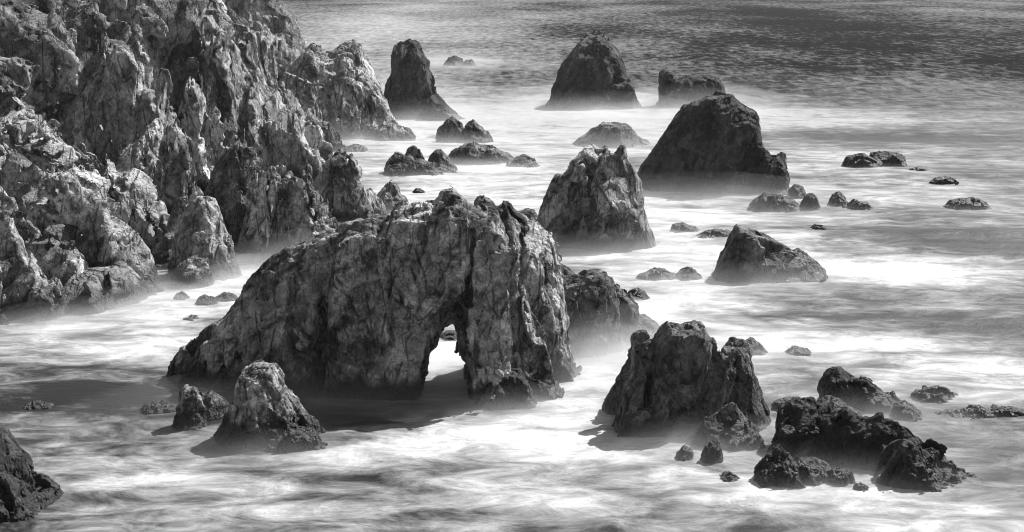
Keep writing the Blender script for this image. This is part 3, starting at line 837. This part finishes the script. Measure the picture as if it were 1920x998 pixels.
rock('rock', 'low wet rock crossed by foam in front of the black ridge', [
    Lb([(1402, 918), (1420, 880), (1440, 850), (1455, 837), (1475, 842), (1490, 862), (1506, 890), (1515, 918)], yb=917, df=0.75, rf=0.8, lean=0.25)], M_WET, 0.07)
rock('boulder', 'long low boulder behind the foam-crossed wet rock', [Lb([(1476, 890), (1490, 860), (1530, 855), (1566, 866), (1590, 890)], yb=890, df=0.5, rf=0.9)], M_WET, 0.075)
rock('boulder', 'flat boulder in the foam between two wet rocks', [Lb([(1486, 914), (1498, 876), (1515, 869), (1548, 878), (1566, 914)], yb=913, df=0.7, rf=0.9)], M_WET, 0.075)
rock('boulder', 'rounded boulder at the right end of the foam-crossed rocks', [Lb([(1542, 916), (1554, 882), (1575, 874), (1596, 882), (1610, 916)], yb=914, df=0.8, rf=0.9)], M_WET, 0.075)
rock('boulder', 'tiny boulder farthest right beside the foam-crossed rocks', [Lb([(1594, 926), (1602, 910), (1614, 906), (1628, 914), (1634, 926)], yb=925, df=0.9, rf=0.9)], M_WET, 0.075)
rock('rock', 'rounded dark hump veiled in spray above the black ridge', [
    Lb([(1530, 760), (1538, 718), (1549, 692), (1560, 687), (1578, 690), (1598, 702), (1604, 725), (1610, 765)], yb=764, df=0.8, rf=0.8),
    Lb([(1580, 770), (1598, 712), (1614, 700), (1630, 703), (1646, 722), (1655, 732), (1676, 738), (1692, 758), (1700, 772)], yb=772, df=0.6, rf=0.9)], M_WET, 0.12)
rock('boulder', 'round boulder in spray right of the dark hump', [Lb([(1662, 792), (1676, 762), (1692, 750), (1710, 757), (1726, 774), (1738, 792)], yb=788, df=0.9, rf=0.9)], M_WET, 0.12)
rock('boulder', 'low mist-covered boulder between the dark hump and the black ridge', [Lb([(1520, 790), (1534, 752), (1560, 743), (1590, 752), (1612, 770), (1632, 792)], yb=790, df=0.7, rf=0.9)], M_WET, 0.12)
rock('boulder', 'low pale misty boulder right behind the massive block', [Lb([(1442, 780), (1452, 754), (1475, 746), (1505, 744), (1530, 760), (1540, 780)], yb=775, df=0.7, rf=0.9)], M_WET, 0.12)
rock('rock', 'flat dark rock awash near the right edge, upper of a pair', [Lb([(1708, 757), (1718, 732), (1740, 725), (1770, 727), (1800, 740), (1818, 757)], yb=755, df=0.5, rf=0.9)], M_WET, 0.12)
rock('rock', 'long flat dark rock awash near the right edge, lower of a pair', [Lb([(1740, 784), (1760, 768), (1800, 763), (1840, 766), (1880, 763), (1910, 770), (1930, 784)], yb=782, df=0.25, rf=0.9)], M_WET, 0.12)

# ------------------------------------------------------------------ middle distance
rock('sea_stack', 'tall conical rock with a long diagonal crack, behind the arch to the right', [
    Lb([(998, 440), (1004, 410), (1012, 385), (1024, 365), (1030, 342), (1045, 326), (1058, 328), (1074, 302), (1094, 281), (1112, 272), (1126, 265), (1140, 274), (1146, 300), (1160, 380), (1180, 455)], yb=462, df=0.6, rf=0.6, p=2.0, lean=0.22, skew=0.1),
    Lb([(1090, 462), (1110, 380), (1130, 300), (1148, 270), (1160, 263), (1174, 274), (1178, 300), (1186, 312), (1196, 332), (1206, 352), (1211, 390), (1216, 422), (1226, 448), (1234, 468)], yb=470, df=0.7, rf=0.8, p=1.7, lean=0.22, skew=0.25)], M_ARCH, 0.19, joints=(0.35, 0.2), cracks=[([(1132, 275), (1110, 320), (1098, 370), (1074, 425)], 0.4, 1.4), ([(1150, 275), (1152, 310)], 0.5, 1.5)])
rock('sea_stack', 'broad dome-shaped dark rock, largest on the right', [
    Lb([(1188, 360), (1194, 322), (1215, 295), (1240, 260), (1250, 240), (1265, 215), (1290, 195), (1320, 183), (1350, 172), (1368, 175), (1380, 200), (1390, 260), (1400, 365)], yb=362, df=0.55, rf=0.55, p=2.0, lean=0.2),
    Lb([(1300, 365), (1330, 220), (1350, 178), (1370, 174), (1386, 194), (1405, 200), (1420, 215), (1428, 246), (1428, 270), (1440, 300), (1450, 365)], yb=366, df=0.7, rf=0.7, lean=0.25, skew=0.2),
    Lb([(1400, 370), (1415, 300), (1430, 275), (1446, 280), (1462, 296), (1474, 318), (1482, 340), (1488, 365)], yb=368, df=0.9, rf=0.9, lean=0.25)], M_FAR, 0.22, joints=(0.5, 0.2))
rock('rock', 'slab rock leaning against the right side of the broad dome', [Lb([(1450, 318), (1456, 288), (1466, 283), (1475, 286), (1474, 300), (1478, 320)], yb=330, df=0.9, rf=0.7)], M_STACK, 0.2)
rock('rock', 'low foam-washed shelf at the foot of the broad dome', [Lb([(1400, 392), (1415, 372), (1440, 362), (1470, 366), (1495, 380), (1512, 395)], yb=395, df=0.5, rf=0.9)], M_WET, 0.17)
rock('boulder', 'upper round boulder right of the broad dome', [Lb([(1474, 374), (1480, 354), (1492, 345), (1506, 350), (1516, 372)], yb=375, df=0.9, rf=0.8)], M_WET, 0.15)
rock('boulder', 'lower round boulder right of the broad dome', [Lb([(1498, 394), (1506, 370), (1520, 362), (1532, 370), (1538, 392)], yb=393, df=0.9, rf=0.8)], M_WET, 0.15)
rock('boulder', 'small pointed boulder standing in surf right of the round boulders', [Lb([(1550, 388), (1560, 364), (1570, 358), (1582, 366), (1595, 386)], yb=387, df=0.9, rf=0.9)], M_WET, 0.15)
rock('boulder', 'low double boulder beside the small pointed one', [Lb([(1580, 394), (1592, 380), (1604, 372), (1616, 376), (1628, 380), (1638, 393)], yb=393, df=0.7, rf=0.9)], M_WET, 0.15)
rock('rock', 'dark wedge-shaped rock with a slanting top in the right surf', [
    Lb([(1325, 532), (1344, 508), (1357, 472), (1369, 442), (1384, 420), (1398, 427), (1412, 432), (1420, 426), (1442, 441), (1480, 460), (1510, 475), (1535, 490), (1544, 506), (1550, 534)], yb=532, df=0.45, rf=0.42, p=2.0, lean=0.3, skew=0.15)], M_STACK, 0.15, joints=(0.9, 0.2), rough=0.7, scales=(99.0, 9.0, 4.0), tilt=(0, 0.10, 0.2))
rock('rock', 'low dark rock with two knobs between the arch spur and the wedge', [
    Lb([(1182, 530), (1200, 512), (1228, 499), (1250, 506), (1270, 518), (1285, 530)], yb=529, df=0.6, rf=0.9),
    Lb([(1262, 530), (1274, 508), (1288, 502), (1306, 507), (1316, 530)], yb=530, df=0.9, rf=0.9)], M_WET, 0.15)
rock('boulder', 'rounded boulder in mist right of the knobbly spur', [Lb([(1170, 562), (1182, 544), (1196, 538), (1210, 546), (1224, 562)], yb=562, df=0.9, rf=0.9)], M_WET, 0.15)
rock('rock', 'left low dome awash beyond the wedge rock', [Lb([(1246, 437), (1260, 422), (1280, 417), (1300, 424), (1316, 437)], yb=437, df=0.7, rf=0.9)], M_WET, 0.17)
rock('rock', 'right smooth low dome awash beyond the wedge rock', [Lb([(1290, 450), (1312, 436), (1340, 428), (1366, 431), (1382, 450)], yb=450, df=0.6, rf=0.9)], M_WET, 0.17)
rock('boulder', 'rounded hump in mist behind the massive block', [Lb([(1380, 668), (1394, 640), (1408, 632), (1424, 642), (1446, 668)], yb=668, df=0.8, rf=0.9)], M_WET, 0.13)
rock('boulder', 'small dark hump awash right of the massive block', [Lb([(1464, 667), (1478, 654), (1496, 649), (1514, 655), (1530, 667)], yb=667, df=0.7, rf=0.9)], M_WET, 0.13)
rock('rock', 'pale block peeping over the right shoulder of the arch', [Lb([(962, 425), (970, 398), (984, 390), (1002, 391), (1010, 425)], yb=420, df=0.8, rf=0.7)], M_STACK, 0.2)
rock('rock', 'flat dark rock far right in the surf, with a twin summit', [
    Lb([(1576, 315), (1584, 293), (1600, 291), (1616, 286), (1640, 298), (1654, 315)], yb=315, df=0.6, rf=0.8),
    Lb([(1620, 312), (1632, 286), (1652, 281), (1684, 285), (1696, 294), (1700, 312)], yb=312, df=0.6, rf=0.7)], M_WET, 0.2)
rock('boulder', 'small boulder trailing right of the twin-summit rock', [Lb([(1700, 323), (1712, 315), (1724, 312), (1736, 316), (1746, 323)], yb=323, df=0.7, rf=0.9)], M_WET, 0.2)
rock('rock', 'low rock awash at far right, farther of two', [Lb([(1738, 344), (1754, 333), (1772, 330), (1788, 333), (1798, 344)], yb=344, df=0.5, rf=0.9)], M_WET, 0.18)
rock('rock', 'low rock awash at far right, nearer and wider of two', [Lb([(1768, 393), (1784, 376), (1804, 370), (1836, 371), (1852, 382), (1864, 393)], yb=393, df=0.5, rf=0.9)], M_WET, 0.17)
rock('boulder', 'small slanting rock tip above the wedge rock', [Lb([(1518, 431), (1530, 420), (1546, 424), (1562, 431)], yb=431, df=0.7, rf=0.9)], M_WET, 0.15)
rock('rock', 'twin-humped dark rock in front of the left tall stack', [
    Lb([(816, 268), (821, 240), (834, 226), (850, 217), (862, 226), (870, 240), (880, 268)], yb=267, df=0.7, rf=0.8),
    Lb([(860, 268), (874, 232), (888, 222), (902, 236), (916, 246), (928, 268)], yb=268, df=0.7, rf=0.8)], M_STACK, 0.22)
rock('rock', 'long ragged dark rock right of the balanced boulder', [
    Lb([(840, 300), (850, 276), (870, 268), (886, 265), (906, 270), (922, 270), (932, 276), (950, 286), (966, 300), (976, 308)], yb=306, df=0.5, rf=0.8),
    Lb([(950, 312), (968, 296), (984, 290), (1000, 298), (1014, 312)], yb=311, df=0.6, rf=0.9)], M_STACK, 0.2)
rock('rock', 'low ragged rock carrying one balanced boulder', [
    Lb([(714, 330), (728, 302), (742, 286), (756, 290), (772, 298), (800, 300), (830, 312), (868, 330)], yb=331, df=0.5, rf=0.8),
    Lb([(758, 312), (764, 280), (778, 270), (792, 280), (798, 312)], yb=322, df=0.9, rf=0.7),
    Lb([(792, 318), (806, 292), (818, 279), (836, 288), (850, 305), (860, 322)], yb=324, df=0.8, rf=0.8)], M_STACK, 0.19)
rock('rock', 'pale mist-veiled dome in the middle distance', [Lb([(1068, 274), (1095, 250), (1110, 236), (1135, 228), (1165, 228), (1186, 246), (1206, 262), (1226, 274)], yb=276, df=0.6, rf=0.8)], M_STACK, 0.24)
rock('boulder', 'low rocks awash at the foot of the pyramid-shaped rock', [Lb([(636, 284), (650, 274), (668, 270), (684, 275), (692, 284)], yb=284, df=0.6, rf=0.9)], M_WET, 0.22)
rock('boulder', 'tiny rock tip between the arch crest and the balanced boulder', [Lb([(772, 361), (780, 353), (788, 354), (798, 361)], yb=361, df=0.9, rf=0.9)], M_WET, 0.15)
for (u0, u1, vt, vb, lab) in ((322, 358, 547, 563, 'upper left boulder in the foam between cliff and arch'), (362, 412, 553, 574, 'broad flat boulder in the foam between cliff and arch'),
                              (398, 450, 548, 566, 'boulder in the foam close to the left slope of the arch'), (336, 380, 591, 602, 'lone boulder awash nearest the camera between cliff and arch')):
    w = u1 - u0
    rock('boulder', lab, [Lb([(u0, vb), (u0 + 0.2 * w, vt + 5), (u0 + 0.48 * w, vt), (u0 + 0.78 * w, vt + 4), (u1, vb)], yb=vb, df=0.8, rf=0.9)], M_WET, 0.12, group='boulders between cliff and arch')
rock('boulder', 'dark hump awash at the left edge of the water', [Lb([(36, 768), (52, 756), (72, 752), (94, 757), (112, 768)], yb=768, df=0.7, rf=0.9)], M_WET, 0.1)

# ------------------------------------------------------------------ far stacks
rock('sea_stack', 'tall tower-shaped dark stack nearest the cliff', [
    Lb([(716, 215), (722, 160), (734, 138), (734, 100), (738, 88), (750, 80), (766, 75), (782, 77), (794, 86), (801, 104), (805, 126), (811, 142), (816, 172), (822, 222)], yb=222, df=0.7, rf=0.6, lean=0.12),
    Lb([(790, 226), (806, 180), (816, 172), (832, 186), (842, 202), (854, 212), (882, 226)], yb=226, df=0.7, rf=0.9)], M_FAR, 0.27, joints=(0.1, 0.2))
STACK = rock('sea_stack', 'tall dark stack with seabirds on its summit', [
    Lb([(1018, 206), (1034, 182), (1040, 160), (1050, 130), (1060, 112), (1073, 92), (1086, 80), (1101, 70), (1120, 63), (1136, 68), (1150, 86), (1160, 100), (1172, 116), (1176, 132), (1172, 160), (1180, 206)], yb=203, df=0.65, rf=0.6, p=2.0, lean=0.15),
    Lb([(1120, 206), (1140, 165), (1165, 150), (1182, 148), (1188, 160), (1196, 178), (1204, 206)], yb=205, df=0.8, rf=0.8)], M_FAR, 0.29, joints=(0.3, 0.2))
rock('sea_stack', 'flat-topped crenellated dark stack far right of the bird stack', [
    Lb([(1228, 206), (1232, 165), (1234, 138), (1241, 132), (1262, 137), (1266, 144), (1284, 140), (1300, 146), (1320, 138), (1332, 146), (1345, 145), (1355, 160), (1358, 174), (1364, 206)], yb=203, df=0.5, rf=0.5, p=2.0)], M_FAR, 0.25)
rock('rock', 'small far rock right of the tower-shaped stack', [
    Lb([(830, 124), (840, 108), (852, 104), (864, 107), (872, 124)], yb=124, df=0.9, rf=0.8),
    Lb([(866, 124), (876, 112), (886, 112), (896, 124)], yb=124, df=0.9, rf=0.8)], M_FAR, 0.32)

# ------------------------------------------------------------------ cormorants on the summit of the far stacks
M_BIRD, _nt, _nn, _ll = nodes_of('black_feathers')
_b = NB(_nt)
_geo = _b.n('ShaderNodeNewGeometry').outputs['Position']
_ll.new(_b.grey(_b.ramp(_b.noise(_geo, 18, 3), 0.3, 0.7, 0.012, 0.035, 'LINEAR')), _nn['Principled BSDF'].inputs['Base Color'])
_nn['Principled BSDF'].inputs['Roughness'].default_value = 0.55

def bird_mesh():
    """upright cormorant: tail, body, long curved neck, head and bill as one tapering tube, with folded wings and feet"""
    path = [(-0.34, 0.02, 0.010), (-0.24, 0.10, 0.045), (-0.12, 0.22, 0.105), (0.0, 0.36, 0.13), (0.06, 0.48, 0.105), (0.08, 0.57, 0.06),
            (0.03, 0.66, 0.042), (0.03, 0.75, 0.040), (0.09, 0.81, 0.046), (0.16, 0.81, 0.034), (0.24, 0.80, 0.013), (0.32, 0.785, 0.005)]
    V, F, n = [], [], 8
    for q, (x, z, r) in enumerate(path):
        a = path[max(q - 1, 0)]; c = path[min(q + 1, len(path) - 1)]
        t = Vector((c[0] - a[0], 0, c[1] - a[1])).normalized()
        up = Vector((-t.z, 0, t.x))
        for k in range(n):
            w = 2 * math.pi * k / n
            V.append(tuple(Vector((x, 0, z)) + up * (r * math.cos(w)) + Vector((0, 1, 0)) * (r * 0.95 * math.sin(w))))
        if q:
            for k in range(n):
                F.append(((q - 1) * n + k, (q - 1) * n + (k + 1) % n, q * n + (k + 1) % n, q * n + k))
    F += [tuple(range(n)), tuple((len(path) - 1) * n + k for k in range(n))]
    me = bpy.data.meshes.new('cormorant'); me.from_pydata(V, [], F); me.materials.append(M_BIRD)
    wings = bpy.data.meshes.new('wing')
    wings.from_pydata([(0.06, 0.10, 0.50), (-0.05, 0.145, 0.40), (-0.16, 0.125, 0.24), (-0.34, 0.05, 0.08), (-0.20, 0.10, 0.16), (0.05, 0.14, 0.34)], [],
                      [(0, 1, 5), (1, 2, 4, 5), (2, 3, 4)]); wings.materials.append(M_BIRD)
    foot = bpy.data.meshes.new('foot')
    foot.from_pydata([(-0.02, -0.02, 0.25), (0.02, -0.02, 0.25), (0.02, 0.02, 0.25), (-0.02, 0.02, 0.25), (-0.05, -0.05, -0.03), (0.13, -0.06, -0.03), (0.13, 0.06, -0.03), (-0.05, 0.05, -0.03)], [],
                     [(0, 1, 2, 3), (4, 7, 6, 5), (0, 4, 5, 1), (1, 5, 6, 2), (2, 6, 7, 3), (3, 7, 4, 0)]); foot.materials.append(M_BIRD)
    return me, wings, foot

BODY, WING, FOOT = bird_mesh()
STACK_V = next(v for o, v in ROCKS if o is STACK)
BIRDS = [(1095, 20, 'leftmost cormorant on the bird stack, below the summit'), (1099, -150, 'tall cormorant second from the left on the bird stack'), (1112, 30, 'lone cormorant left of the summit of the bird stack'),
         (1118.5, 10, 'left cormorant of the close pair on the summit of the bird stack'), (1122, -170, 'right cormorant of the close pair on the summit of the bird stack'),
         (1128, 160, 'cormorant just right of the summit pair on the bird stack'), (1136, 15, 'cormorant on the right shoulder of the bird stack'), (1145, -20, 'rightmost cormorant on the bird stack'),
         (1087, 150, 'cormorant lowest on the left slope of the bird stack')]
for (u, rot, lab) in BIRDS:
    ymid = float(np.median(STACK_V[:, 1]))
    xw = ray(u, 75)[0] * ymid
    near_ = np.abs(STACK_V[:, 0] - xw) < 0.45
    top = STACK_V[near_][STACK_V[near_][:, 2].argmax()]
    root = bpy.data.objects.new('cormorant', None); C.objects.link(root)
    root.location = (float(top[0]), float(top[1]), float(top[2]) - 0.06)
    root.rotation_euler = (0, 0, math.radians(rot)); root.scale = (1.5,) * 3
    tag(root, lab, 'bird', group='cormorants on the bird stack')
    for nm, me, sy in (('body', BODY, 1), ('wing', WING, 1), ('wing', WING, -1), ('foot', FOOT, 1), ('foot', FOOT, -1)):
        p_ = bpy.data.objects.new(nm, me); C.objects.link(p_); p_.parent = root
        p_.scale = (1, sy, 1)
        if nm == 'foot':
            p_.location = (0, 0.07 * sy, 0)

# ------------------------------------------------------------------ surf mist hanging over the water
def mist(u, v, hw, depth, height, density, seed):
    """a low flat bank of spray on the water, thinner upwards and outwards: (u, v) its middle, hw its half width in the photograph"""
    x0, y0 = on_sea(u, v)
    rx = hw / F_PX * y0
    nu, nv = 40, 9
    PH, RR = np.meshgrid(np.linspace(0, 2 * math.pi, nu, endpoint=False), np.linspace(1, 0.04, nv), indexing='ij')
    for q, (ke, kh, kd) in enumerate(((2.2, 1.7, 0.16), (1.8, 1.2, 0.24), (1.4, 0.8, 0.36), (1.05, 0.42, 0.5))):
        sd = seed + q * 2.3
        edge = 1 + 0.20 * np.sin(PH * 2 + sd) + 0.12 * np.sin(PH * 3 + sd * 2.1) + 0.06 * np.sin(PH * 7 + sd)
        X = ke * rx * edge * np.cos(PH) * RR
        Y = ke * max(depth, height * 5.5) * edge * np.sin(PH) * RR
        Zm = (kh * height + 0.9) * (1 - RR * RR) ** 1.5 * (1 + 0.25 * np.sin(PH * 3 + sd) * RR * (1 - RR)) - 0.9
        V = [tuple(p) for p in np.stack([X, Y, Zm], -1).reshape(-1, 3).tolist()]
        i = np.arange(nu * nv).reshape(nu, nv)
        j = np.roll(i, -1, 0)
        faces = np.stack([i[:, :-1], j[:, :-1], j[:, 1:], i[:, 1:]], -1).reshape(-1, 4).tolist()
        faces += [tuple(i[:, -1].tolist()), ]
        V.append((0, 0, -3.0))
        faces += [(len(V) - 1, int(jj_), int(ii_)) for ii_, jj_ in zip(i[:, 0], j[:, 0])]
        key = round(density * kd, 3)
        if key not in MIST_M:
            MIST_M[key] = volume_material('surf_mist', key)
        me = bpy.data.meshes.new('surf_mist')
        me.from_pydata(V, [], faces)
        me.materials.append(MIST_M[key])
        o = bpy.data.objects.new('surf_mist', me)
        C.objects.link(o)
        o.location = (x0, y0, 0)
        tag(o, 'white surf mist blurred over the water round the rocks', 'mist', group='banks of surf mist', kind='stuff')

MIST_M = {}
for k, a in enumerate([
    # u, v, half width px, half depth m, height m, density
    (1130, 670, 120, 16, 2.82, 0.080), (1200, 640, 110, 18, 1.94, 0.056), (1330, 372, 190, 22, 2.72, 0.024), (1110, 460, 170, 20, 2.04, 0.050),
    (680, 268, 150, 30, 2.72, 0.021), (790, 222, 120, 30, 3.06, 0.021), (1110, 202, 140, 40, 3.06, 0.021), (1300, 202, 120, 36, 3.74, 0.018),
    (800, 326, 130, 20, 1.36, 0.029), (930, 308, 130, 18, 1.36, 0.029), (870, 268, 110, 20, 1.63, 0.024), (1150, 272, 120, 24, 2.72, 0.024),
    (430, 530, 90, 14, 1.94, 0.072), (260, 575, 120, 14, 1.58, 0.072), (90, 610, 110, 12, 1.41, 0.064), (620, 745, 260, 9, 1.94, 0.056),
    (960, 765, 110, 7, 1.23, 0.064), (480, 845, 140, 7, 1.23, 0.056), (1290, 835, 170, 8, 1.41, 0.064), (1650, 775, 150, 12, 1.23, 0.055),
    (1620, 890, 220, 9, 1.06, 0.050), (1510, 915, 140, 6, 0.62, 0.060), (1440, 528, 150, 12, 1.94, 0.064), (1250, 528, 100, 10, 1.41, 0.064),
    (1500, 392, 130, 14, 0.68, 0.027), (1640, 314, 110, 16, 0.61, 0.018), (1820, 392, 90, 12, 0.82, 0.032), (870, 123, 80, 40, 2.04, 0.021),
    (700, 410, 120, 16, 1.70, 0.029), (560, 490, 120, 12, 2.64, 0.064), (840, 690, 50, 12, 1.23, 0.064), (1420, 660, 110, 12, 1.41, 0.064),
    (1800, 760, 120, 10, 0.53, 0.040), (1320, 440, 110, 12, 0.88, 0.050),
]):
    mist(*a, seed=k * 1.7)

def haze_box():
    me = bpy.data.meshes.new('haze')
    x, y0, y1, z0, z1 = 9000.0, -60.0, 13000.0, -4.0, 75.0
    v = [(-x, y0, z0), (x, y0, z0), (x, y1, z0), (-x, y1, z0), (-x, y0, z1), (x, y0, z1), (x, y1, z1), (-x, y1, z1)]
    me.from_pydata(v, [], [(3, 2, 1, 0), (4, 5, 6, 7), (0, 1, 5, 4), (1, 2, 6, 5), (2, 3, 7, 6), (3, 0, 4, 7)])
    me.materials.append(volume_material('sea_haze', 0.00003, 0.96, 0.3))
    o = bpy.data.objects.new('haze', me)
    C.objects.link(o)
    tag(o, 'thin pale sea haze over the whole coast', 'haze', kind='stuff')
haze_box()
